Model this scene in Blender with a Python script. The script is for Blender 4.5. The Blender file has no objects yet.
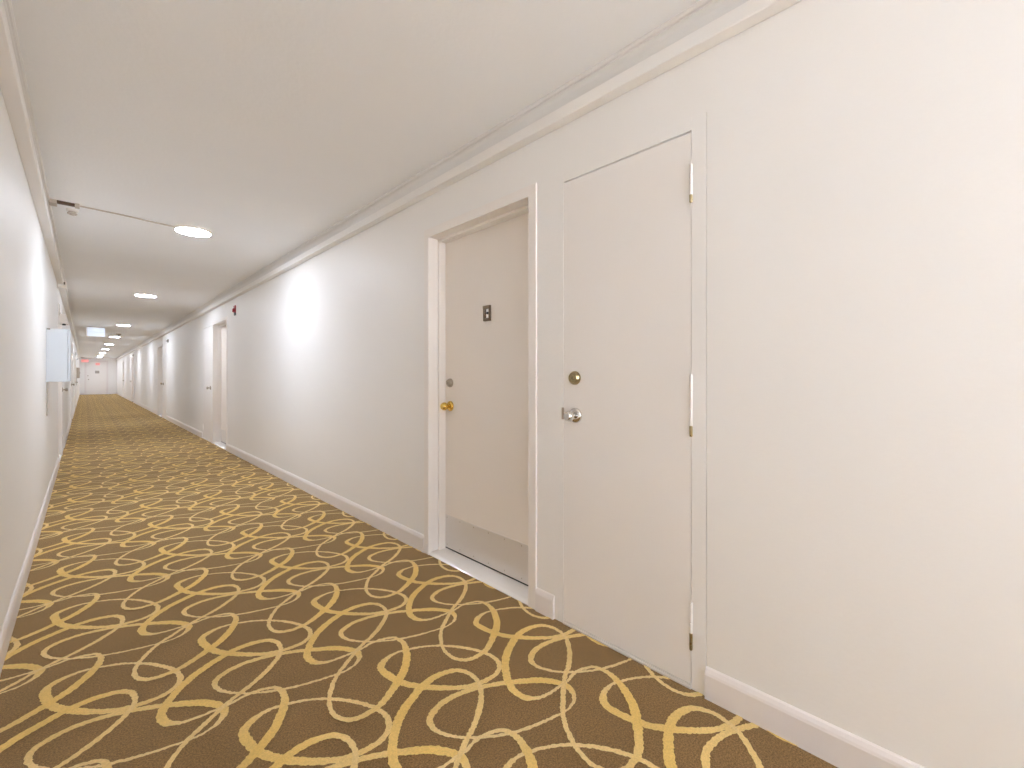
import bpy, bmesh, math, random
from mathutils import Vector
random.seed(7)
C = bpy.context.scene.collection
PI = math.pi

# ------------------------------------------------------------------ place
XR, XL = 1.588, -0.243          # right and left wall faces
T0, T1 = -4.2, 40.3             # corridor runs along +Y
H = 2.445                       # ceiling height
EYE = 1.14                      # eye height
FPX, VX, VY = 438.0, 84.5, 377.3
YAW = math.atan((512 - VX) / FPX)

# ------------------------------------------------------------------ materials
def nodes_of(name):
    m = bpy.data.materials.new(name); m.use_nodes = True
    nt = m.node_tree
    return m, nt, nt.nodes['Principled BSDF']

def rgb(h):
    def lin(c): return c / 12.92 if c <= 0.04045 else ((c + 0.055) / 1.055) ** 2.4
    return tuple(lin(int(h[i:i + 2], 16) / 255) for i in (0, 2, 4)) + (1,)

def paint(name, col, rough=0.6, bump=0.0, scale=60, vary=0.03, spec=0.5, metallic=0.0, detail=4):
    m, nt, b = nodes_of(name)
    tc = nt.nodes.new('ShaderNodeTexCoord')
    nz = nt.nodes.new('ShaderNodeTexNoise'); nz.inputs['Scale'].default_value = 2.3; nz.inputs['Detail'].default_value = 5
    nt.links.new(tc.outputs['Object'], nz.inputs['Vector'])
    mix = nt.nodes.new('ShaderNodeMix'); mix.data_type = 'RGBA'
    c = rgb(col)
    mix.inputs['A'].default_value = tuple(x * (1 - vary) for x in c[:3]) + (1,)
    mix.inputs['B'].default_value = tuple(min(1, x * (1 + vary)) for x in c[:3]) + (1,)
    nt.links.new(nz.outputs['Fac'], mix.inputs['Factor'])
    nt.links.new(mix.outputs['Result'], b.inputs['Base Color'])
    b.inputs['Roughness'].default_value = rough
    b.inputs['Specular IOR Level'].default_value = spec
    b.inputs['Metallic'].default_value = metallic
    if bump:
        n2 = nt.nodes.new('ShaderNodeTexNoise'); n2.inputs['Scale'].default_value = scale; n2.inputs['Detail'].default_value = detail
        nt.links.new(tc.outputs['Object'], n2.inputs['Vector'])
        bp = nt.nodes.new('ShaderNodeBump'); bp.inputs['Strength'].default_value = bump; bp.inputs['Distance'].default_value = 0.004
        nt.links.new(n2.outputs['Fac'], bp.inputs['Height'])
        nt.links.new(bp.outputs['Normal'], b.inputs['Normal'])
    return m

def metal(name, col, rough):
    m, nt, b = nodes_of(name)
    b.inputs['Base Color'].default_value = rgb(col); b.inputs['Metallic'].default_value = 1.0
    tc = nt.nodes.new('ShaderNodeTexCoord')
    nz = nt.nodes.new('ShaderNodeTexNoise'); nz.inputs['Scale'].default_value = 90
    nt.links.new(tc.outputs['Object'], nz.inputs['Vector'])
    mr = nt.nodes.new('ShaderNodeMapRange'); mr.inputs['To Min'].default_value = rough * 0.8; mr.inputs['To Max'].default_value = rough * 1.25
    nt.links.new(nz.outputs['Fac'], mr.inputs['Value']); nt.links.new(mr.outputs['Result'], b.inputs['Roughness'])
    return m

def brushed(name, col):
    m, nt, b = nodes_of(name)
    b.inputs['Base Color'].default_value = rgb(col); b.inputs['Metallic'].default_value = 0.4
    b.inputs['Roughness'].default_value = 0.42
    tc = nt.nodes.new('ShaderNodeTexCoord'); mp = nt.nodes.new('ShaderNodeMapping')
    mp.inputs['Scale'].default_value = (4, 4, 900)
    nz = nt.nodes.new('ShaderNodeTexNoise'); nz.inputs['Scale'].default_value = 1
    nt.links.new(tc.outputs['Object'], mp.inputs['Vector']); nt.links.new(mp.outputs['Vector'], nz.inputs['Vector'])
    bp = nt.nodes.new('ShaderNodeBump'); bp.inputs['Strength'].default_value = 0.08; bp.inputs['Distance'].default_value = 0.002
    nt.links.new(nz.outputs['Fac'], bp.inputs['Height']); nt.links.new(bp.outputs['Normal'], b.inputs['Normal'])
    return m

def glow(name, col, strength, base='FFFFFF'):
    m, nt, b = nodes_of(name)
    b.inputs['Base Color'].default_value = rgb(base)
    b.inputs['Emission Color'].default_value = rgb(col); b.inputs['Emission Strength'].default_value = strength
    nz = nt.nodes.new('ShaderNodeTexNoise'); nz.inputs['Scale'].default_value = 30
    mr = nt.nodes.new('ShaderNodeMapRange'); mr.inputs['To Min'].default_value = 0.4; mr.inputs['To Max'].default_value = 0.5
    nt.links.new(nz.outputs['Fac'], mr.inputs['Value']); nt.links.new(mr.outputs['Result'], b.inputs['Roughness'])
    return m

def carpet_material(name, pattern):
    m, nt, b = nodes_of(name)
    L = nt.links
    tc = nt.nodes.new('ShaderNodeTexCoord')
    fine = nt.nodes.new('ShaderNodeTexNoise'); fine.inputs['Scale'].default_value = 190; fine.inputs['Detail'].default_value = 3; fine.inputs['Roughness'].default_value = 0.8
    big = nt.nodes.new('ShaderNodeTexNoise'); big.inputs['Scale'].default_value = 5; big.inputs['Detail'].default_value = 6
    for n in (fine, big): L.new(tc.outputs['Object'], n.inputs['Vector'])
    ramp = nt.nodes.new('ShaderNodeValToRGB')
    L.new(fine.outputs['Fac'], ramp.inputs['Fac'])
    if pattern:
        at = nt.nodes.new('ShaderNodeAttribute'); at.attribute_name = 'pile'
        mx = nt.nodes.new('ShaderNodeMix'); mx.data_type = 'RGBA'
        mx.inputs['A'].default_value = rgb('E8CF9A'); mx.inputs['B'].default_value = rgb('E6C474')
        L.new(at.outputs['Fac'], mx.inputs['Factor'])
        ramp.color_ramp.elements[0].position = 0.3; ramp.color_ramp.elements[0].color = (0.80, 0.78, 0.74, 1)
        ramp.color_ramp.elements[1].position = 0.62; ramp.color_ramp.elements[1].color = (1.08, 1.06, 1.0, 1)
        mul = nt.nodes.new('ShaderNodeMix'); mul.data_type = 'RGBA'; mul.blend_type = 'MULTIPLY'; mul.inputs['Factor'].default_value = 1
        L.new(mx.outputs['Result'], mul.inputs['A']); L.new(ramp.outputs['Color'], mul.inputs['B'])
        last = mul.outputs['Result']
    else:
        ramp.color_ramp.elements[0].position = 0.36; ramp.color_ramp.elements[0].color = rgb('553F29')
        ramp.color_ramp.elements[1].position = 0.64; ramp.color_ramp.elements[1].color = rgb('987649')
        last = ramp.outputs['Color']
    r2 = nt.nodes.new('ShaderNodeValToRGB')
    r2.color_ramp.elements[0].position = 0.3; r2.color_ramp.elements[0].color = (0.9, 0.9, 0.9, 1)
    r2.color_ramp.elements[1].position = 0.7; r2.color_ramp.elements[1].color = (1.05, 1.05, 1.05, 1)
    L.new(big.outputs['Fac'], r2.inputs['Fac'])
    m2 = nt.nodes.new('ShaderNodeMix'); m2.data_type = 'RGBA'; m2.blend_type = 'MULTIPLY'; m2.inputs['Factor'].default_value = 1
    L.new(last, m2.inputs['A']); L.new(r2.outputs['Color'], m2.inputs['B'])
    L.new(m2.outputs['Result'], b.inputs['Base Color'])
    b.inputs['Roughness'].default_value = 0.95; b.inputs['Specular IOR Level'].default_value = 0.15
    b.inputs['Sheen Weight'].default_value = 0.55; b.inputs['Sheen Roughness'].default_value = 0.5
    b.inputs['Sheen Tint'].default_value = rgb('E8CFA0')
    bp = nt.nodes.new('ShaderNodeBump'); bp.inputs['Strength'].default_value = 0.5; bp.inputs['Distance'].default_value = 0.003
    L.new(fine.outputs['Fac'], bp.inputs['Height']); L.new(bp.outputs['Normal'], b.inputs['Normal'])
    return m

def pane_material(name):
    m, nt, b = nodes_of(name)
    tr = nt.nodes.new('ShaderNodeBsdfTransparent'); gl = nt.nodes.new('ShaderNodeBsdfGlossy'); gl.inputs['Roughness'].default_value = 0.02
    fr = nt.nodes.new('ShaderNodeFresnel'); fr.inputs['IOR'].default_value = 1.3
    mx = nt.nodes.new('ShaderNodeMixShader')
    nt.links.new(fr.outputs['Fac'], mx.inputs['Fac']); nt.links.new(tr.outputs['BSDF'], mx.inputs[1]); nt.links.new(gl.outputs['BSDF'], mx.inputs[2])
    nt.links.new(mx.outputs['Shader'], nt.nodes['Material Output'].inputs['Surface'])
    return m

M = dict(
    wall=paint('wall_paint', 'F1F0EE', 0.5, 0.10, 70, 0.012),
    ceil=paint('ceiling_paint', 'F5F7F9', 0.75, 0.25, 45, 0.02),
    trim=paint('trim_paint', 'F0EEEB', 0.4, 0.05, 40, 0.012),
    crown=paint('crown_paint', 'E2E1DF', 0.45, 0.08, 40, 0.015),
    base=paint('baseboard_paint', 'EBE6E4', 0.35, 0.05, 40, 0.012),
    door=paint('door_paint', 'F1EEEB', 0.38, 0.06, 30, 0.015),
    unit=paint('unit_door_paint', 'F2ECE5', 0.36, 0.06, 30, 0.02),
    frame=paint('frame_paint', 'F1EDE9', 0.34, 0.05, 40, 0.012),
    cabinet=paint('cabinet_paint', 'CAD0D5', 0.35, 0.02, 40, 0.01),
    white=paint('white_plastic', 'EEEAE4', 0.4, 0, 40, 0.01),
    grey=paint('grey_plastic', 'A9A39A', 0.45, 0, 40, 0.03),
    black=paint('black_plastic', '1C1A18', 0.4, 0, 40, 0.05),
    seam=paint('dark_seam', '6A5F54', 0.7, 0, 40, 0.05),
    red=paint('red_plastic', 'A3152A', 0.35, 0, 40, 0.03),
    tan=paint('varnished_wood', '4E341C', 0.5, 0.1, 80, 0.12),
    wire=paint('painted_conduit', 'C2B8AC', 0.5, 0, 40, 0.02),
    sill=paint('pale_marble', 'EDEAE6', 0.16, 0.0, 40, 0.03),
    chrome=metal('chrome', 'DAD8D4', 0.12),
    nickel=metal('satin_nickel', 'B6ADA0', 0.28),
    antique=metal('antique_brass', 'A79A78', 0.28),
    bronze=metal('dark_bronze', '7A6C5A', 0.35),
    brass=metal('polished_brass', 'D9B860', 0.15),
    alum=brushed('brushed_aluminium', 'E8E5E2'),
    glass=paint('strobe_lens', 'E9E6E2', 0.1, 0, 40, 0.0),
    lamp=glow('lamp_diffuser', 'E6EDFB', 122.0),
    exit=glow('exit_panel', 'DCEBFF', 0.4, 'D0DAE5'),
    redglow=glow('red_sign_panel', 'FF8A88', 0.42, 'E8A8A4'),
    pane=pane_material('window_glass'),
    carpet=carpet_material('brown_carpet', False),
    loops=carpet_material('gold_carpet_loops', True),
)

# ------------------------------------------------------------------ mesh helpers
def box(bm, a, b, bevel=0.0, seg=2):
    x0, x1 = sorted((a[0], b[0])); y0, y1 = sorted((a[1], b[1])); z0, z1 = sorted((a[2], b[2]))
    v = [bm.verts.new(p) for p in ((x0, y0, z0), (x1, y0, z0), (x1, y1, z0), (x0, y1, z0), (x0, y0, z1), (x1, y0, z1), (x1, y1, z1), (x0, y1, z1))]
    f = [bm.faces.new([v[i] for i in q]) for q in ((0, 3, 2, 1), (4, 5, 6, 7), (0, 1, 5, 4), (1, 2, 6, 5), (2, 3, 7, 6), (3, 0, 4, 7))]
    if bevel:
        es = {e for q in f for e in q.edges}
        bmesh.ops.bevel(bm, geom=list(es), offset=bevel, segments=seg, profile=0.6, affect='EDGES')

def lathe(bm, origin, axis, prof, n=32):
    """prof: list of (radius, distance along axis)"""
    a = Vector(axis).normalized()
    u = a.orthogonal().normalized(); w = a.cross(u)
    o = Vector(origin); rings = []
    for r, d in prof:
        if r < 1e-6: rings.append([bm.verts.new(o + a * d)])
        else: rings.append([bm.verts.new(o + a * d + (u * math.cos(2 * PI * k / n) + w * math.sin(2 * PI * k / n)) * r) for k in range(n)])
    for A, B in zip(rings, rings[1:]):
        for k in range(n):
            k2 = (k + 1) % n
            if len(A) == 1 and len(B) == 1: continue
            if len(A) == 1: bm.faces.new((A[0], B[k], B[k2]))
            elif len(B) == 1: bm.faces.new((A[k], B[0], A[k2]))
            else: bm.faces.new((A[k], B[k], B[k2], A[k2]))
    for R in (rings[0], rings[-1]):
        if len(R) > 1: bm.faces.new(R)

def tube(bm, pts, r, n=10):
    pts = [Vector(p) for p in pts]
    rings = []
    for i, p in enumerate(pts):
        d = (pts[min(i + 1, len(pts) - 1)] - pts[max(i - 1, 0)]).normalized()
        u = d.cross(Vector((0, 0, 1)))
        if u.length < 1e-4: u = Vector((1, 0, 0))
        u.normalize(); w = d.cross(u)
        rings.append([bm.verts.new(p + (u * math.cos(2 * PI * k / n) + w * math.sin(2 * PI * k / n)) * r) for k in range(n)])
    for A, B in zip(rings, rings[1:]):
        for k in range(n): bm.faces.new((A[k], A[(k + 1) % n], B[(k + 1) % n], B[k]))
    bm.faces.new(rings[0]); bm.faces.new(rings[-1])

def extrude_profile(bm, prof, y0, y1):
    """closed profile of (x, z) swept along Y"""
    A = [bm.verts.new((x, y0, z)) for x, z in prof]; B = [bm.verts.new((x, y1, z)) for x, z in prof]
    n = len(prof)
    for k in range(n): bm.faces.new((A[k], A[(k + 1) % n], B[(k + 1) % n], B[k]))
    bm.faces.new(A); bm.faces.new(B)

def obj(name, bm, mat, parent=None, smooth=None, origin=None):
    bmesh.ops.recalc_face_normals(bm, faces=bm.faces)
    base = Vector((0, 0, 0))
    p = parent
    while p is not None: base += p.location; p = p.parent
    o0 = Vector(origin) if origin is not None else base
    bmesh.ops.translate(bm, verts=bm.verts, vec=-o0)
    me = bpy.data.meshes.new(name); bm.to_mesh(me); bm.free()
    for m in (mat if isinstance(mat, list) else [mat]): me.materials.append(m)
    o = bpy.data.objects.new(name, me); C.objects.link(o)
    if parent: o.parent = parent
    o.location = o0 - base
    if smooth:
        for q in me.polygons: q.use_smooth = True
        try: me.set_sharp_from_angle(angle=math.radians(smooth))
        except Exception: pass
    return o

def tag(o, label, cat, group=None, kind=None):
    o['label'] = label; o['category'] = cat
    if group: o['group'] = group
    if kind: o['kind'] = kind
    return o

def thing(name, loc, label, cat, group=None, kind=None):
    o = bpy.data.objects.new(name, None); C.objects.link(o); o.location = loc
    o.empty_display_size = 0.1
    return tag(o, label, cat, group, kind)

class Side:
    """wall coordinates: t along the corridor, d out of the wall into the corridor, z up"""
    def __init__(s, right): s.right = right
    def p(s, t, d, z): return (XR - d, t, z) if s.right else (XL + d, t, z)
    def n(s): return (-1, 0, 0) if s.right else (1, 0, 0)
    def box(s, bm, t0, t1, d0, d1, z0, z1, bevel=0.0, seg=2): box(bm, s.p(t0, d0, z0), s.p(t1, d1, z1), bevel, seg)
RIGHT, LEFT = Side(True), Side(False)

# ------------------------------------------------------------------ openings
# (kind, near edge, far edge, handle_at_far_edge)   outer frame edges
units = {
    True: [('closet', 0.635, 1.339, True), ('unit', 1.451, 2.437, True),
           ('unit', 7.955, 9.045, False), ('closet', 9.10, 9.93, False),
           ('closet', 14.93, 15.70, True), ('unit', 15.80, 16.95, True),
           ('unit', 26.1, 27.2, False), ('closet', 27.3, 28.0, False),
           ('closet', 32.1, 32.8, True), ('unit', 32.9, 33.9, True)],
    False: [('unit', 8.10, 9.20, False), ('closet', 9.26, 10.08, False),
            ('closet', 14.93, 15.70, True), ('unit', 15.80, 16.95, True),
            ('unit', 21.6, 22.6, False), ('closet', 22.7, 23.4, False)],
}
HEAD = 2.093
WT = 0.22
def wall(side):
    bm = bmesh.new()
    t = T0
    for k, a, b, f in sorted(units[side.right], key=lambda q: q[1]):
        side.box(bm, t, a + (0.006 if k == 'unit' else -0.002), -WT, 0, 0, H + 0.05)
        side.box(bm, a + (0.006 if k == 'unit' else -0.002), b - 0.006, -WT, 0, HEAD - 0.006, H + 0.05)
        t = b - 0.006
    side.box(bm, t, T1 + 0.2, -WT, 0, 0, H + 0.05)
    o = obj('wall_right' if side.right else 'wall_left', bm, M['wall'])
    tag(o, 'cream painted corridor wall on the right, with the closet and the apartment doors' if side.right
        else 'cream painted corridor wall on the left edge, carrying the pale blue cabinet', 'wall', kind='structure')
wall(RIGHT); wall(LEFT)

bm = bmesh.new(); box(bm, (XL - WT, T1, 0), (XR + WT, T1 + 0.2, H + 0.05))
tag(obj('wall_far', bm, M['wall']), 'narrow cream end wall far away, around the white end door', 'wall', kind='structure')
# end of the corridor behind the viewpoint: a tall window added for fill light
wx0, wx1, wz0, wz1 = XL + 0.12, XR - 0.12, 0.35, 2.32
bm = bmesh.new()
box(bm, (XL - WT, T0 - 0.2, 0), (wx0, T0, H + 0.05)); box(bm, (wx1, T0 - 0.2, 0), (XR + WT, T0, H + 0.05))
box(bm, (wx0, T0 - 0.2, 0), (wx1, T0, wz0)); box(bm, (wx0, T0 - 0.2, wz1), (wx1, T0, H + 0.05))
tag(obj('wall_near', bm, M['wall']), 'cream wall behind the viewpoint around a tall window', 'wall', kind='structure')
r = thing('window_1', ((wx0 + wx1) / 2, T0 - 0.1, wz0), 'tall window behind the viewpoint at the near end of the corridor', 'window', kind='structure')
bm = bmesh.new()
for a, b in (((wx0, wz0), (wx0 + .05, wz1)), ((wx1 - .05, wz0), (wx1, wz1)), ((wx0, wz0), (wx1, wz0 + .05)), ((wx0, wz1 - .05), (wx1, wz1)), (((wx0 + wx1) / 2 - .02, wz0), ((wx0 + wx1) / 2 + .02, wz1))):
    box(bm, (a[0], T0 - 0.13, a[1]), (b[0], T0 - 0.07, b[1]))
obj('window_frame', bm, M['white'], r)
bm = bmesh.new(); box(bm, (wx0 + .01, T0 - 0.102, wz0 + .01), (wx1 - .01, T0 - 0.098, wz1 - .01))
obj('pane', bm, M['pane'], r)
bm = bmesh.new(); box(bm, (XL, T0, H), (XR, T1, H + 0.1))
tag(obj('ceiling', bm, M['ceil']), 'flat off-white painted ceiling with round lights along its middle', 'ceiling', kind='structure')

# ------------------------------------------------------------------ carpet
def floor_at(x, y):
    s, c = math.sin(YAW), math.cos(YAW)
    Z = FPX * EYE / (y - VY); X = (x - 512) / FPX * Z
    return Vector((X * c + Z * s, -X * s + Z * c))
PT, PR = 0.7012, 0.4652         # repeat of the woven motif along and across
# one motif = three closed loops: (u, v, strand width) read on a magnified view of the carpet
def loop_from(pts, ox, oy, k=8.0):
    n = len(pts); out = []
    for i, (u, v, w) in enumerate(pts):
        a = Vector(pts[i - 1][:2]); b = Vector(pts[(i + 1) % n][:2])
        d = (b - a).normalized(); nrm = Vector((-d.y, d.x)) * (w / 2)
        p = floor_at(ox + u / k, oy + v / k)
        e0 = floor_at(ox + (u + nrm.x) / k, oy + (v + nrm.y) / k); e1 = floor_at(ox + (u - nrm.x) / k, oy + (v - nrm.y) / k)
        # width across the strand on the floor
        f0 = floor_at(ox + a.x / k, oy + a.y / k); f1 = floor_at(ox + b.x / k, oy + b.y / k)
        tt = (f1 - f0).normalized(); fn = Vector((-tt.y, tt.x))
        out.append((p, abs((e1 - e0).dot(fn))))
    return out
ring_a = [(38, 220, 58), (58, 178, 42), (112, 130, 24), (190, 93, 15), (290, 69, 14), (400, 52, 14), (510, 47, 15), (620, 53, 18),
          (720, 66, 20), (810, 86, 22), (890, 113, 24), (955, 152, 32), (988, 208, 40), (965, 268, 36), (900, 315, 36), (820, 350, 34), (720, 376, 34),
          (600, 386, 38), (450, 382, 44), (350, 372, 46), (250, 355, 48), (170, 325, 52), (108, 290, 56), (60, 255, 60)]
ring_b = [(1032, 330, 30), (950, 353, 32), (862, 374, 34), (795, 391, 34), (720, 413, 35), (620, 454, 38), (530, 507, 42), (465, 572, 50), (430, 645, 54), (462, 712, 44),
          (540, 755, 30), (664, 782, 24), (769, 786, 22), (892, 779, 22), (1010, 764, 24), (1112, 740, 26), (1232, 702, 26), (1332, 662, 24), (1412, 625, 22), (1482, 590, 20), (1532, 560, 20),
          (1575, 508, 26), (1584, 455, 34), (1564, 408, 42), (1522, 370, 44), (1452, 343, 42), (1372, 330, 44), (1282, 325, 46), (1192, 326, 40), (1112, 324, 30)]
ring_b = ring_b[3:29]   # the strand closes through the tangent with ring_a
ring_b = [(1112, 337, 40), (1032, 346, 34), (940, 360, 34), (862, 376, 34)] + ring_b[:-1]
ring_c = [(57, 440, 62), (72, 378, 52), (108, 310, 44), (170, 234, 40), (260, 160, 34), (350, 100, 28), (440, 60, 24), (530, 37, 20), (600, 34, 20), (660, 55, 24),
          (690, 98, 28), (682, 145, 30), (640, 217, 30), (578, 290, 26), (500, 361, 24), (430, 436, 26), (360, 525, 28), (310, 587, 29), (270, 660, 32), (245, 740, 36),
          (234, 800, 38), (243, 870, 40), (290, 937, 40), (380, 964, 38), (480, 945, 36), (560, 902, 38), (632, 855, 42), (706, 770, 50), (780, 660, 60), (835, 560, 62),
          (853, 470, 62), (848, 400, 54), (825, 347, 40), (780, 315, 26), (735, 305, 16), (640, 323, 15), (560, 354, 15), (500, 391, 14), (420, 425, 14), (330, 463, 14),
          (240, 494, 16), (170, 506, 24), (113, 502, 42), (74, 478, 58)]
motif = [loop_from(ring_a, 376, 640), loop_from(ring_b, 376, 640), loop_from(ring_c, 300, 600)]

def catmull(P, step):
    n = len(P); out = []
    for i in range(n):
        p0, p1, p2, p3 = P[i - 1], P[i], P[(i + 1) % n], P[(i + 2) % n]
        k = max(1, int((p2[0] - p1[0]).length / step))
        for j in range(k):
            t = j / k; t2, t3 = t * t, t * t * t
            q = 0.5 * ((2 * p1[0]) + (p2[0] - p0[0]) * t + (2 * p0[0] - 5 * p1[0] + 4 * p2[0] - p3[0]) * t2 + (3 * p1[0] - p0[0] - 3 * p2[0] + p3[0]) * t3)
            out.append((q, p1[1] + (p2[1] - p1[1]) * (t * t * (3 - 2 * t))))
    return out

def carpet():
    vs, fs, mi, pile = [], [], [], []
    vs += [(XL - 0.01, T0 - .01, 0), (XR + 0.2, T0 - .01, 0), (XR + 0.2, T1 + .01, 0), (XL - 0.01, T1 + .01, 0),
           (XL - 0.01, T0 - .01, -.05), (XR + 0.2, T0 - .01, -.05), (XR + 0.2, T1 + .01, -.05), (XL - 0.01, T1 + .01, -.05)]
    vs = [(max(x, XL - 0.2) - (0.19 if x < 0 else 0), y, z) for x, y, z in vs]
    fs += [(0, 1, 2, 3), (7, 6, 5, 4), (0, 4, 5, 1), (1, 5, 6, 2), (2, 6, 7, 3), (3, 7, 4, 0)]
    mi += [0] * 6; pile += [0.0] * 8
    fine = [catmull(l, 0.006) for l in motif]; mid = [catmull(l, 0.014) for l in motif]; rough = [catmull(l, 0.035) for l in motif]
    for m in range(-4, 5):
        for n in range(-6, 60):
            y = n * PT + 1.6
            if y < T0 + 0.6: continue
            if y > T1 - 0.6: continue
            src = fine if -1 < y < 4.2 else mid if y < 10 else rough
            jit = 0.0022 if src is fine else 0.0
            for ci, loop in enumerate(src):
                z = 0.0008 + 0.0007 * ci + 0.00015 * ((m + 2 * n) % 3)
                pts = [(p.x + m * PR, p.y + n * PT - 0.024 * m, w) for p, w in loop]
                N = len(pts)
                ok = [XL - 0.03 < q[0] < XR + 0.13 for q in pts]
                idx = []
                for i, (x, yy, w) in enumerate(pts):
                    a, b = pts[i - 1], pts[(i + 1) % N]
                    d = Vector((b[0] - a[0], b[1] - a[1])); d.normalize()
                    nx, ny = -d.y, d.x
                    h0 = w / 2 + random.uniform(-jit, jit); h1 = w / 2 + random.uniform(-jit, jit)
                    idx.append(len(vs))
                    zi = z + 0.0005 * abs(2 * ((i / N + 0.43) % 1.0) - 1)   # strands rise and dip where they cross
                    vs.append((x + nx * h0, yy + ny * h0, zi)); vs.append((x - nx * h1, yy - ny * h1, zi))
                    g = min(1, max(0, (w - 0.012) / 0.02)); pile.extend((g, g))
                for i in range(N):
                    j = (i + 1) % N
                    if ok[i] and ok[j]:
                        fs.append((idx[i], idx[j], idx[j] + 1, idx[i] + 1)); mi.append(1)
    me = bpy.data.meshes.new('floor'); me.from_pydata(vs, [], fs)
    me.materials.append(M['carpet']); me.materials.append(M['loops'])
    me.polygons.foreach_set('material_index', mi)
    at = me.attributes.new('pile', 'FLOAT', 'POINT'); at.data.foreach_set('value', pile)
    me.update()
    bm = bmesh.new(); bm.from_mesh(me)
    loose = [v for v in bm.verts if not v.link_faces]; bmesh.ops.delete(bm, geom=loose, context='VERTS')
    for f in bm.faces:
        if f.material_index == 1 and f.normal.z < 0: f.normal_flip()
    bm.to_mesh(me); bm.free()
    o = bpy.data.objects.new('floor', me); C.objects.link(o)
    tag(o, 'brown corridor carpet woven with looping golden rings', 'floor', kind='structure')
carpet()

# ------------------------------------------------------------------ baseboards, crown, raceway
def baseboards(side):
    bm = bmesh.new(); t = T0
    d = 0.013; sg = -1 if side.right else 1; x0 = XR if side.right else XL
    prof = [(x0, 0), (x0 + sg * d, 0), (x0 + sg * d, 0.085), (x0 + sg * (d - .002), 0.094), (x0 + sg * 0.006, 0.106), (x0 + sg * 0.002, 0.110), (x0, 0.110)]
    for k, a, b, f in sorted(units[side.right], key=lambda q: q[1]):
        if a - t > 0.02: extrude_profile(bm, prof, t, a)
        t = b
    extrude_profile(bm, prof, t, T1)
    o = obj('baseboard_right' if side.right else 'baseboard_left', bm, M['base'])
    tag(o, 'white painted baseboard along the foot of the ' + ('right' if side.right else 'left') + ' wall', 'baseboard', kind='structure')
baseboards(RIGHT); baseboards(LEFT)
bm = bmesh.new(); box(bm, (XL, T1 - 0.013, 0), (-0.01, T1, 0.11), 0.003); box(bm, (1.165, T1 - 0.013, 0), (XR, T1, 0.11), 0.003)
tag(obj('baseboard_far', bm, M['base']), 'white baseboard on the far end wall beside the end door', 'baseboard', kind='structure')

def crown(side, k):
    sg = -1 if side.right else 1; x0 = XR if side.right else XL
    zb, zt = EYE + 1.217, H
    cv = [(0.0, zb), (0.018, zb), (0.018, zb + 0.014), (0.022, zb + 0.020), (0.026, zb + 0.034), (0.034, zb + 0.050), (0.043, zb + 0.061),
          (0.050, zb + 0.066), (0.050, zb + 0.072), (0.056, zb + 0.074), (0.061, zb + 0.081), (0.061, zt), (0.0, zt)]
    bm = bmesh.new(); extrude_profile(bm, [(x0 + sg * d, z) for d, z in cv], T0, T1)
    o = obj('trim_%d' % k, bm, M['crown'])
    tag(o, 'off-white crown moulding where the %s wall meets the ceiling' % ('right' if side.right else 'left'), 'moulding', kind='structure')
    z0, z1, D = EYE + 1.163, zb, 0.055
    rw = [(0.0035, z0 + 0.004), (0.0035, z0), (D - 0.003, z0), (D, z0 + 0.003), (D, z1 - 0.003), (D - 0.003, z1), (0.0, z1), (0.0, z0 + 0.004)]
    bm = bmesh.new(); extrude_profile(bm, [(x0 + sg * d, z) for d, z in rw], T0, T1)
    o = obj('trim_%d' % (k + 1), bm, M['trim'])
    tag(o, 'cream boxed cable cover running under the crown moulding of the %s wall' % ('right' if side.right else 'left'), 'trim', kind='structure')
crown(RIGHT, 1); crown(LEFT, 3)

# ------------------------------------------------------------------ doors
def knob(root, S, t, d, z, mat, rose=0.035, small=0.024, reach=0.062):
    n = S.n()
    bm = bmesh.new()
    lathe(bm, S.p(t, d, z), n, [(rose, 0), (rose, 0.004), (rose * 0.93, 0.009), (rose * 0.72, 0.013), (0.016, 0.016), (0.0, 0.016)], 36)
    r = obj('rosette', bm, mat, root, 40)
    bm = bmesh.new()
    lathe(bm, S.p(t, d + 0.014, z), n, [(0.011, 0), (0.010, 0.012), (0.0125, 0.018), (small * 0.86, 0.023), (small, 0.031), (small, 0.038), (small * 0.9, 0.046), (small * 0.66, reach - 0.012), (small * 0.5, reach - 0.013), (0, reach - 0.0125)], 32)
    obj('door_knob', bm, mat, r, 40)

def deadbolt(root, S, t, d, z, mat, r=0.031):
    n = S.n(); bm = bmesh.new()
    lathe(bm, S.p(t, d, z), n, [(r, 0), (r, 0.006), (r * 0.93, 0.012), (r * 0.74, 0.019), (r * 0.70, 0.021), (r * 0.66, 0.019), (r * 0.40, 0.019), (r * 0.38, 0.022), (0, 0.022)], 36)
    o = obj('deadbolt', bm, mat, root, 35)
    bm = bmesh.new(); S.box(bm, t - 0.0012, t + 0.0012, d + 0.0218, d + 0.0226, z - 0.006, z + 0.006)
    obj('keyhole', bm, M['black'], o)

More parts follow.
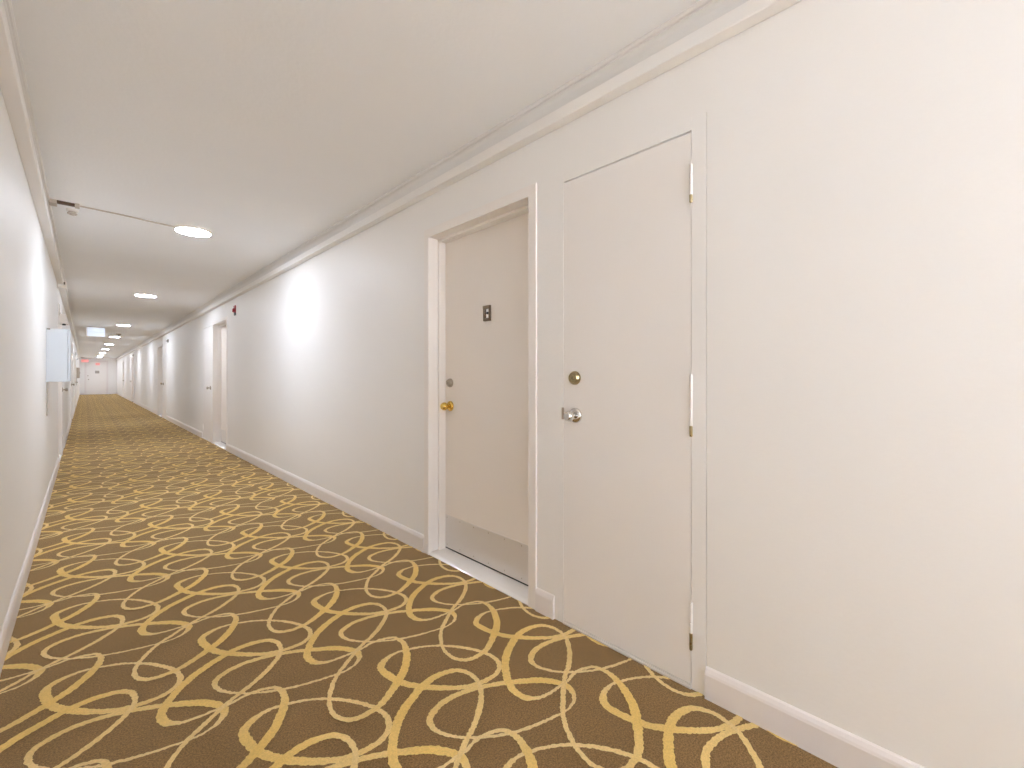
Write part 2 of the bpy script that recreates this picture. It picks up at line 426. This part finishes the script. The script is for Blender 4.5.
def closet(S, a, b, far, k, label, detail):
    root = thing('door_%d' % k, S.p((a + b) / 2, 0, 0), label, 'door', kind='structure')
    J = 0.053 if S.right and k == 1 else 0.05
    P = 0.0004; zh = 2.044
    bm = bmesh.new()
    S.box(bm, a, a + J, -0.09, P, 0, HEAD, 0.0012, 1); S.box(bm, b - J, b, -0.09, P, 0, HEAD, 0.0012, 1)
    S.box(bm, a + J, b - J, -0.09, P, zh, HEAD, 0.0008, 1)
    # stops behind the leaf
    S.box(bm, a + J, a + J + 0.014, -0.09, -0.046, 0.0, zh); S.box(bm, b - J - 0.014, b - J, -0.09, -0.046, 0.0, zh); S.box(bm, a + J, b - J, -0.09, -0.046, zh - 0.014, zh)
    obj('door_frame', bm, M['wall'], root)
    g = 0.0018
    bm = bmesh.new()
    S.box(bm, a + J + g, b - J - g, -0.044, P - 0.0004, 0.018, zh - 0.0075, 0.0012, 2)
    obj('door_panel', bm, M['door'], root)
    bm = bmesh.new()
    S.box(bm, a + J, b - J, -0.09, 0.006, 0, 0.009, 0.003, 2); S.box(bm, a + J + 0.001, b - J - 0.001, -0.05, -0.002, 0.009, 0.013)
    obj('threshold', bm, M['alum'], root)
    hx = a + J if far else b - J
    lx = b - J - 0.055 if far else a + J + 0.055
    if detail:
        # strike edge beside the knob
        bm = bmesh.new(); S.box(bm, b - J - 0.004, b - J + 0.010, P - 0.0006, P + 0.0012, 0.945, 1.0, 0.0006, 1)
        obj('strike_plate', bm, M['nickel'], root)
        for z1, z0, ze in ((1.919, 1.807, 1.777), (1.152, 0.962, 0.922), (0.319, 0.205, 0.143)):
            bm = bmesh.new()
            m = 3; seg = (z1 - z0) / m
            for i in range(m):
                zz = z0 + i * seg
                lathe(bm, S.p(hx, P + 0.003, zz), (0, 0, 1), [(0.0040, 0.0006), (0.0047, 0.0016), (0.0047, seg - 0.0016), (0.0040, seg - 0.0006)], 16)
            S.box(bm, hx - 0.004, hx - 0.0005, P - 0.02, P + 0.0008, z0, z1)
            h = obj('hinge', bm, M['door'], root, 40)
            bm = bmesh.new()
            lathe(bm, S.p(hx, P + 0.003, ze), (0, 0, 1), [(0, 0), (0.004, 0.001), (0.0055, 0.004), (0.0055, z0 - ze - 0.001), (0.004, z0 - ze)], 16)
            hp = obj('hinge_pin', bm, M['antique'], h, 40); hp['label'] = 'bare tarnished brass hinge pin'
        deadbolt(root, S, 1.218, P - 0.0004, 1.137, M['antique'])
        knob(root, S, 1.215, P - 0.0004, 0.968, M['chrome'], 0.034, 0.024, 0.066)
    else:
        knob(root, S, lx, P - 0.0004, 0.955, M['nickel'])
        bm = bmesh.new()
        for z0 in (0.16, 0.96, 1.78): lathe(bm, S.p(hx, P + 0.003, z0), (0, 0, 1), [(0.006, 0), (0.006, 0.11)], 10)
        obj('hinge', bm, M['trim'], root)
    return root

def unit_door(S, a, b, far, k, label, detail):
    root = thing('door_%d' % k, S.p((a + b) / 2, 0, 0), label, 'door', kind='structure')
    F = 0.052; P = 0.009; zh = 2.038; rec = 0.117; W_ = WT
    bm = bmesh.new()
    # front faces of the frame
    S.box(bm, a, a + F, -0.02, P, 0, HEAD, 0.003, 2); S.box(bm, b - F, b, -0.02, P, 0, HEAD, 0.003, 2)
    S.box(bm, a + F - 0.004, b - F + 0.004, -0.02, P, zh, HEAD - 0.0003, 0.003, 2)
    # jambs: outer part with the stop, inner rabbet
    ms = 0.062
    for e, sg in ((a + F, 1), (b - F, -1)):
        S.box(bm, e - sg * 0.03, e, -W_ + 0.01, -0.019, 0, zh + 0.02)
        S.box(bm, e - sg * 0.001, e + sg * 0.016, -ms - 0.052, -ms, 0, zh, 0.0015, 1)
    S.box(bm, a + F - 0.02, b - F + 0.02, -W_ + 0.01, -0.019, zh, zh + 0.02)
    S.box(bm, a + F, b - F, -ms - 0.052, -ms, zh - 0.016, zh + 0.001, 0.0015, 1)
    obj('door_frame', bm, M['frame'], root)
    bm = bmesh.new()
    S.box(bm, a + F + 0.003, b - F - 0.003, -rec - 0.042, -rec, 0.024, zh - 0.004, 0.002, 2)
    obj('door_panel', bm, M['unit'], root)
    bm = bmesh.new()
    S.box(bm, a + F + 0.006, b - F - 0.006, -rec - 0.001, -rec + 0.0015, 0.027, 0.238, 0.0006, 1)
    kp = obj('kick_plate', bm, M['alum'], root)
    bm = bmesh.new()
    nn = 7
    for i in range(nn):
        tt = a + F + 0.03 + (b - a - 2 * F - 0.06) * i / (nn - 1)
        for z in (0.045, 0.222): lathe(bm, S.p(tt, -rec + 0.0012, z), S.n(), [(0.0035, 0), (0.0033, 0.001), (0.0, 0.0014)], 10)
    obj('screw', bm, M['nickel'], kp)
    bm = bmesh.new()
    S.box(bm, a + F + 0.004, b - F - 0.004, -rec - 0.03, -rec + 0.0005, 0.0172, 0.0245)  # black strip put in for the shade of the gap under the door
    sw = obj('door_sweep', bm, M['black'], root); sw['label'] = 'black sweep along the bottom edge of the door'
    # sill
    bm = bmesh.new()
    sx = [(0.004, 0.0), (0.006, 0.004), (-0.006, 0.0135), (-0.015, 0.0165), (-0.09, 0.0165), (-W_, 0.0165), (-W_, 0.0)]
    pts0 = [S.p(a + F, d, z) for d, z in sx]
    extrude_profile(bm, [(p[0], p[2]) for p in pts0], a + F + 0.0005, b - F - 0.0005)
    obj('threshold', bm, M['sill'], root, 30)
    lx = b - F - 0.065 if far else a + F + 0.065
    n = S.n()
    deadbolt(root, S, lx, -rec, 1.104, M['nickel'], 0.029)
    knob(root, S, lx, -rec, 0.953, M['brass'], 0.033, 0.026, 0.066)
    # knocker with viewer
    tc = (a + b) / 2 + (0.0 if far else 0)
    if detail: tc = 1.949
    z = 1.517
    bm = bmesh.new()
    S.box(bm, tc - 0.030, tc + 0.030, -rec, -rec + 0.005, z - 0.047, z + 0.047, 0.002, 2)
    kn = obj('door_knocker', bm, M['chrome'], root)
    bm = bmesh.new()
    S.box(bm, tc - 0.030, tc + 0.030, -rec + 0.004, -rec + 0.017, z + 0.027, z + 0.046, 0.003, 2)
    S.box(bm, tc - 0.030, tc - 0.019, -rec + 0.008, -rec + 0.015, z - 0.043, z + 0.030, 0.003, 2)
    S.box(bm, tc + 0.021, tc + 0.030, -rec + 0.008, -rec + 0.015, z - 0.043, z + 0.030, 0.003, 2)
    S.box(bm, tc - 0.030, tc + 0.026, -rec + 0.008, -rec + 0.018, z - 0.046, z - 0.028, 0.004, 2)
    obj('knocker_bar', bm, M['bronze'], kn)
    bm = bmesh.new()
    lathe(bm, S.p(tc, -rec + 0.0045, z + 0.002), n, [(0.0075, 0), (0.0075, 0.004), (0.005, 0.005), (0, 0.0045)], 20)
    obj('viewer', bm, M['black'], kn)
    bm = bmesh.new()
    for zz in (0.2, 0.98, 1.75): lathe(bm, S.p(a + F + 0.006 if far else b - F - 0.006, -rec + 0.004, zz), (0, 0, 1), [(0.005, 0), (0.005, 0.1)], 10)
    obj('hinge', bm, M['trim'], root)
    return root

labels = {
    (True, 0): 'nearest door, flat cream closet door with three hinges on the right wall',
    (True, 1): 'recessed apartment door with aluminium kick plate next to the nearest closet door',
    (True, 2): 'recessed apartment doorway below the red alarm on the right wall',
    (True, 3): 'cream closet door just beyond the doorway below the red alarm',
    (True, 4): 'distant closet door under the small grey wall sensor',
    (True, 5): 'distant shaded doorway beyond the small grey wall sensor',
    (True, 6): 'far recessed doorway, third from the end door on the right wall',
    (True, 7): 'far closet door, beside the third recessed doorway from the end wall',
    (True, 8): 'far closet door nearest to the end wall on the right side',
    (True, 9): 'last recessed doorway on the right before the end wall',
    (False, 0): 'recessed doorway on the left wall just beyond the pale blue cabinet',
    (False, 1): 'closet door with metal knob seen below the pale blue cabinet',
    (False, 2): 'left closet door opposite the small grey wall sensor',
    (False, 3): 'left recessed doorway beyond the closet door opposite the grey sensor',
    (False, 4): 'left recessed doorway before the far grey cabinet',
    (False, 5): 'last closet door on the left before the far grey cabinet',
}
kk = 1
for right in (True, False):
    S = RIGHT if right else LEFT
    for i, (kind, a, b, far) in enumerate(units[right]):
        fn = closet if kind == 'closet' else unit_door
        fn(S, a, b, far, kk, labels[(right, i)], right and i < 2); kk += 1

# end door
def end_door(k):
    x0, x1 = 0.09, 1.06
    root = thing('door_%d' % k, ((x0 + x1) / 2, T1, 0), 'white door at the far end of the corridor with a grey plate', 'door', kind='structure')
    bm = bmesh.new()
    box(bm, (x0 - 0.09, T1 - 0.03, 0), (x0, T1, 2.26), 0.004); box(bm, (x1, T1 - 0.03, 0), (x1 + 0.09, T1, 2.26), 0.004); box(bm, (x0 - 0.09, T1 - 0.03, 2.17), (x1 + 0.09, T1, 2.26), 0.004)
    obj('door_frame', bm, M['base'], root)
    bm = bmesh.new(); box(bm, (x0 + 0.003, T1 - 0.02, 0.01), (x1 - 0.003, T1 - 0.001, 2.167), 0.002)
    obj('door_panel', bm, M['door'], root)
    bm = bmesh.new(); box(bm, (0.50, T1 - 0.026, 1.40), (0.71, T1 - 0.019, 1.58), 0.002)
    o = obj('door_plate', bm, M['grey'], root); o['label'] = 'small grey plate at eye height'
    bm = bmesh.new(); box(bm, (0.53, T1 - 0.03, 1.95), (0.73, T1 - 0.019, 2.10), 0.002)  # plate with an emissive red face
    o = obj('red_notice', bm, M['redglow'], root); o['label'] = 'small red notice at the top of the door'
    bm = bmesh.new(); lathe(bm, (x0 + 0.10, T1 - 0.02, 1.0), (0, -1, 0), [(0.035, 0), (0.033, 0.008), (0.012, 0.012), (0.012, 0.03), (0.027, 0.04), (0.022, 0.062), (0, 0.066)], 20)
    obj('door_knob', bm, M['nickel'], root, 40)
    bm = bmesh.new(); lathe(bm, (x0 + 0.07, T1 - 0.02, 1.24), (0, -1, 0), [(0.03, 0), (0.028, 0.012), (0.02, 0.02), (0, 0.021)], 20)
    obj('deadbolt', bm, M['nickel'], root, 40)
end_door(kk)

# ------------------------------------------------------------------ ceiling lights
LX = 0.692
spots = [-2.1, 4.756, 9.006, 14.5, 18.95, 23.3, 27.5, 31.7, 35.4, 38.4]
ll = {4.756: 'round flush ceiling light nearest the viewpoint, wired to the conduit', 9.006: 'second round ceiling light from the viewpoint, beyond the wired one',
      14.5: 'third round ceiling light, just right of the white exit sign', 18.95: 'fourth round ceiling light along the corridor, beside the smoke detector'}
for i, t in enumerate(spots):
    lab = ll.get(t)
    if lab is None: lab = ('round ceiling light behind the viewpoint' if t < 1 else 'distant round ceiling light, number %s counted from the viewpoint' % ['fifth', 'sixth', 'seventh', 'eighth', 'ninth'][i - 5])
    lab = lab.replace('number ', '')
    r = thing('ceiling_light', (LX, t, H), lab, 'ceiling light', 'round lights along the ceiling')
    bm = bmesh.new(); lathe(bm, (LX, t, H), (0, 0, -1), [(0.137, 0), (0.137, 0.016), (0.134, 0.020), (0.129, 0.020), (0.127, 0.017), (0.0, 0.017)], 48)
    obj('base', bm, M['white'], r, 40)
    bm = bmesh.new(); lathe(bm, (LX, t, H - 0.0171), (0, 0, -1), [(0.1265, 0), (0.1262, 0.0012), (0.11, 0.0022), (0.05, 0.003), (0, 0.0032)], 48)
    obj('diffuser', bm, M['lamp'], r, 40)

# ------------------------------------------------------------------ conduit, heat detector
r = thing('surface_conduit', (-0.165, 4.62, H), 'thin ceiling conduit with grey box and brown strip, running to the nearest light', 'conduit')
bm = bmesh.new(); box(bm, (-0.187, 4.64, H - 0.028), (-0.146, 4.73, H), 0.004)
obj('junction_box', bm, M['wire'], r)
bm = bmesh.new(); box(bm, (-0.146, 4.640, H - 0.020), (-0.052, 4.676, H - 0.001), 0.002)
o = obj('batten', bm, M['tan'], r); o['label'] = 'short dark brown strip'
bm = bmesh.new(); box(bm, (-0.052, 4.628, H - 0.024), (-0.026, 4.69, H), 0.004)
obj('coupling', bm, M['wire'], r)
bm = bmesh.new(); tube(bm, [(-0.03, 4.659, H - 0.009), (0.2, 4.672, H - 0.009), (0.4, 4.706, H - 0.009), (0.55, 4.731, H - 0.009)], 0.0055)
obj('tube', bm, M['wire'], r, 50)

r = thing('heat_detector', (-0.068, 4.83, H), 'small white round detector on the ceiling below the brown conduit strip', 'detector')
bm = bmesh.new(); lathe(bm, (-0.068, 4.83, H), (0, 0, -1), [(0.036, 0), (0.036, 0.008), (0.033, 0.014), (0.029, 0.016), (0, 0.016)], 32)
obj('base', bm, M['white'], r, 40)
bm = bmesh.new(); lathe(bm, (-0.068, 4.83, H - 0.016), (0, 0, -1), [(0.022, 0), (0.022, 0.010), (0.029, 0.012), (0.029, 0.018), (0.023, 0.022), (0.015, 0.018), (0.013, 0.026), (0, 0.028)], 32)
obj('sensor_cap', bm, M['wire'], r, 35)

r = thing('smoke_detector', (0.735, 17.6, H), 'dark little ceiling detector in front of the fourth ceiling light', 'detector')
bm = bmesh.new(); lathe(bm, (0.735, 17.6, H), (0, 0, -1), [(0.06, 0), (0.06, 0.02), (0.05, 0.034), (0, 0.036)], 28); obj('base', bm, M['grey'], r, 40)
bm = bmesh.new(); lathe(bm, (0.735, 17.6, H - 0.036), (0, 0, -1), [(0.024, 0), (0.024, 0.014), (0.016, 0.024), (0, 0.027)], 24); obj('dome', bm, M['black'], r, 40)

# ------------------------------------------------------------------ exit signs
r = thing('exit_sign', (0.205, 15.5, H), 'bright white lit exit sign hanging from the ceiling', 'sign')
bm = bmesh.new(); box(bm, (0.15, 15.485, H - 0.025), (0.26, 15.535, H), 0.004); obj('ceiling_mount', bm, M['white'], r)
bm = bmesh.new(); box(bm, (0.028, 15.49, 2.185), (0.382, 15.53, H - 0.024), 0.006); obj('housing', bm, M['white'], r)
bm = bmesh.new(); box(bm, (0.056, 15.484, 2.198), (0.372, 15.491, 2.292), 0.001); box(bm, (0.056, 15.484, 2.303), (0.372, 15.491, H - 0.036), 0.001)
obj('lit_panel', bm, M['exit'], r)
r = thing('exit_sign', (0.0, T1, 2.2), 'red lit sign on the far end wall left of the end door', 'sign')
bm = bmesh.new(); box(bm, (-0.16, T1 - 0.05, 2.12), (0.20, T1 - 0.03, 2.32), 0.004); obj('housing', bm, M['white'], r)
bm = bmesh.new(); box(bm, (-0.02, T1 - 0.031, 2.2), (0.06, T1, 2.26), 0.004); obj('bracket', bm, M['white'], r)
bm = bmesh.new(); box(bm, (-0.145, T1 - 0.055, 2.135), (0.185, T1 - 0.049, 2.305), 0.001); obj('lit_panel', bm, M['redglow'], r)

# ------------------------------------------------------------------ wall cabinets
def cabinet(t, L, z0, z1, D, mat, label):
    S = LEFT
    r = thing('wall_cabinet', S.p(t + L / 2, 0, z0), label, 'cabinet', 'cabinets on the left wall')
    bm = bmesh.new(); S.box(bm, t, t + L, 0, D - 0.018, z0, z1, 0.003, 2); obj('body', bm, mat, r)
    bm = bmesh.new(); S.box(bm, t + 0.004, t + L - 0.004, D - 0.0165, D, z0 + 0.004, z1 - 0.004, 0.003, 2); d = obj('door', bm, mat, r)
    bm = bmesh.new(); S.box(bm, t + L - 0.06, t + L - 0.04, D - 0.001, D + 0.012, (z0 + z1) / 2 - 0.03, (z0 + z1) / 2 + 0.03, 0.003, 2); obj('latch', bm, M['nickel'], d)
    bm = bmesh.new(); S.box(bm, t - 0.004, t + 0.001, 0.006, 0.026, z1 - 0.012, z1 - 0.002, 0.001, 1); obj('mounting_tab', bm, M['seam'], r)
    bm = bmesh.new(); S.box(bm, t + 0.003, t + 0.013, 0.0, 0.012, z0 - 0.3, z0 + 0.001, 0.002, 1); obj('conduit', bm, M['grey'], r)  # grey strip shaped and coloured as the cabinet's shadow on the wall
cabinet(5.635, 0.42, 1.099, 1.575, 0.152, M['cabinet'], 'pale blue-white metal cabinet mounted on the left wall')
cabinet(25.9, 0.42, 1.10, 1.55, 0.10, M['wire'], 'grey wall cabinet far down on the left wall')

# ------------------------------------------------------------------ emergency lights
def emergency(t, label):
    S = LEFT
    r = thing('emergency_light', S.p(t, 0, 1.845), label, 'emergency light', 'emergency lights on the left wall')
    bm = bmesh.new()
    z0, z1 = 1.845, 1.965
    a = [S.p(t - 0.14, 0, z0), S.p(t - 0.14, 0.092, z0), S.p(t - 0.14, 0.066, z1), S.p(t - 0.14, 0.014, z1), S.p(t - 0.14, 0, z1 - 0.05)]
    extrude_profile(bm, [(p[0], p[2]) for p in a], t - 0.14, t + 0.14)
    bmesh.ops.bevel(bm, geom=list(bm.edges), offset=0.004, segments=2, affect='EDGES')
    obj('body', bm, M['white'], r)
    bm = bmesh.new(); lathe(bm, S.p(t - 0.11, 0.05, z0), (0, -0.3, -1), [(0.012, -0.004), (0.015, 0.004), (0.020, 0.013), (0.019, 0.018), (0, 0.02)], 20)
    obj('lamp_head', bm, M['black'], r, 40)
    bm = bmesh.new(); S.box(bm, t - 0.13, t - 0.11, 0, 0.012, z1 - 0.03, z1 + 0.13, 0.003, 1)
    obj('conduit', bm, M['grey'], r)
emergency(8.35, 'white emergency light on the left wall, above and beyond the pale cabinet')
emergency(23.6, 'far white emergency light on the left wall near the grey cabinet')

r = thing('cable_box', LEFT.p(7.9, 0.05, 2.3), 'little cream cable joint box on the left cable cover', 'box')
bm = bmesh.new(); LEFT.box(bm, 7.86, 7.98, 0.0, 0.082, 2.262, 2.345, 0.004, 2); obj('body', bm, M['trim'], r)
bm = bmesh.new(); LEFT.box(bm, 7.852, 7.861, 0.052, 0.07, 2.305, 2.335, 0.001, 1); obj('knockout', bm, M['seam'], r)

# ------------------------------------------------------------------ alarm, sensors on the right wall
r = thing('fire_alarm', RIGHT.p(7.456, 0, 2.06), 'red fire alarm strobe high on the right wall before the second doorway', 'alarm')
bm = bmesh.new(); RIGHT.box(bm, 7.41, 7.50, 0, 0.016, 2.088, 2.195, 0.006, 2); obj('body', bm, M['red'], r)
bm = bmesh.new(); RIGHT.box(bm, 7.425, 7.485, 0.015, 0.036, 2.098, 2.150, 0.006, 2); obj('lens', bm, M['red'], r)
bm = bmesh.new(); RIGHT.box(bm, 7.415, 7.485, 0, 0.014, 2.05, 2.089, 0.003, 2); o = obj('back_box', bm, M['black'], r); o['label'] = 'dark lower back box'
def sensor(t, z, label):
    r = thing('wall_sensor', RIGHT.p(t, 0, z), label, 'sensor', 'grey sensors on the right wall')
    bm = bmesh.new(); RIGHT.box(bm, t - 0.04, t + 0.04, 0, 0.026, z - 0.045, z + 0.045, 0.006, 2); obj('body', bm, M['grey'], r)
    bm = bmesh.new(); lathe(bm, RIGHT.p(t, 0.025, z - 0.01), (-1, 0, 0), [(0.022, 0), (0.018, 0.01), (0.01, 0.015), (0, 0.016)], 20); obj('lens', bm, M['black'], r, 40)
sensor(14.6, 2.10, 'small grey sensor on the right wall above the distant closet door')
sensor(26.0, 2.13, 'tiny grey sensor on the right wall, farther than the other')

# ------------------------------------------------------------------ world, camera, view
w = bpy.data.worlds.new('world'); bpy.context.scene.world = w; w.use_nodes = True
# dim sky above; ground half brightened to lift the ceiling through the window
nt = w.node_tree
tc = nt.nodes.new('ShaderNodeTexCoord'); sx = nt.nodes.new('ShaderNodeSeparateXYZ')
rp = nt.nodes.new('ShaderNodeValToRGB')
mr = nt.nodes.new('ShaderNodeMapRange'); mr.inputs['From Min'].default_value = -1; mr.inputs['From Max'].default_value = 1
nt.links.new(tc.outputs['Generated'], sx.inputs['Vector']); nt.links.new(sx.outputs['Z'], mr.inputs['Value']); nt.links.new(mr.outputs['Result'], rp.inputs['Fac'])
rp.color_ramp.elements[0].position = 0.49; rp.color_ramp.elements[0].color = (0.95, 0.95, 1.0, 1)
rp.color_ramp.elements[1].position = 0.51; rp.color_ramp.elements[1].color = (0.195, 0.22, 0.26, 1)
nt.links.new(rp.outputs['Color'], nt.nodes['Background'].inputs['Color'])
nt.nodes['Background'].inputs['Strength'].default_value = 17.5

cam = bpy.data.cameras.new('camera'); co = bpy.data.objects.new('camera', cam); C.objects.link(co)
cam.sensor_fit = 'HORIZONTAL'; cam.sensor_width = 36; cam.lens = FPX / 1024 * 36
cam.shift_y = -(384 - VY) / 1024; cam.clip_start = 0.01; cam.clip_end = 200
co.location = (0, 0, EYE); co.rotation_euler = (PI / 2, 0, -YAW)
bpy.context.scene.camera = co
sc = bpy.context.scene
sc.view_settings.view_transform = 'Standard'; sc.view_settings.look = 'None'
sc.view_settings.gamma = 1; sc.view_settings.use_curve_mapping = False
sc.view_settings.exposure = 0.48
sc.cycles.max_bounces = 16; sc.cycles.diffuse_bounces = 12; sc.cycles.glossy_bounces = 6
sc.cycles.use_denoising = True
sc.cycles.sample_clamp_indirect = 6
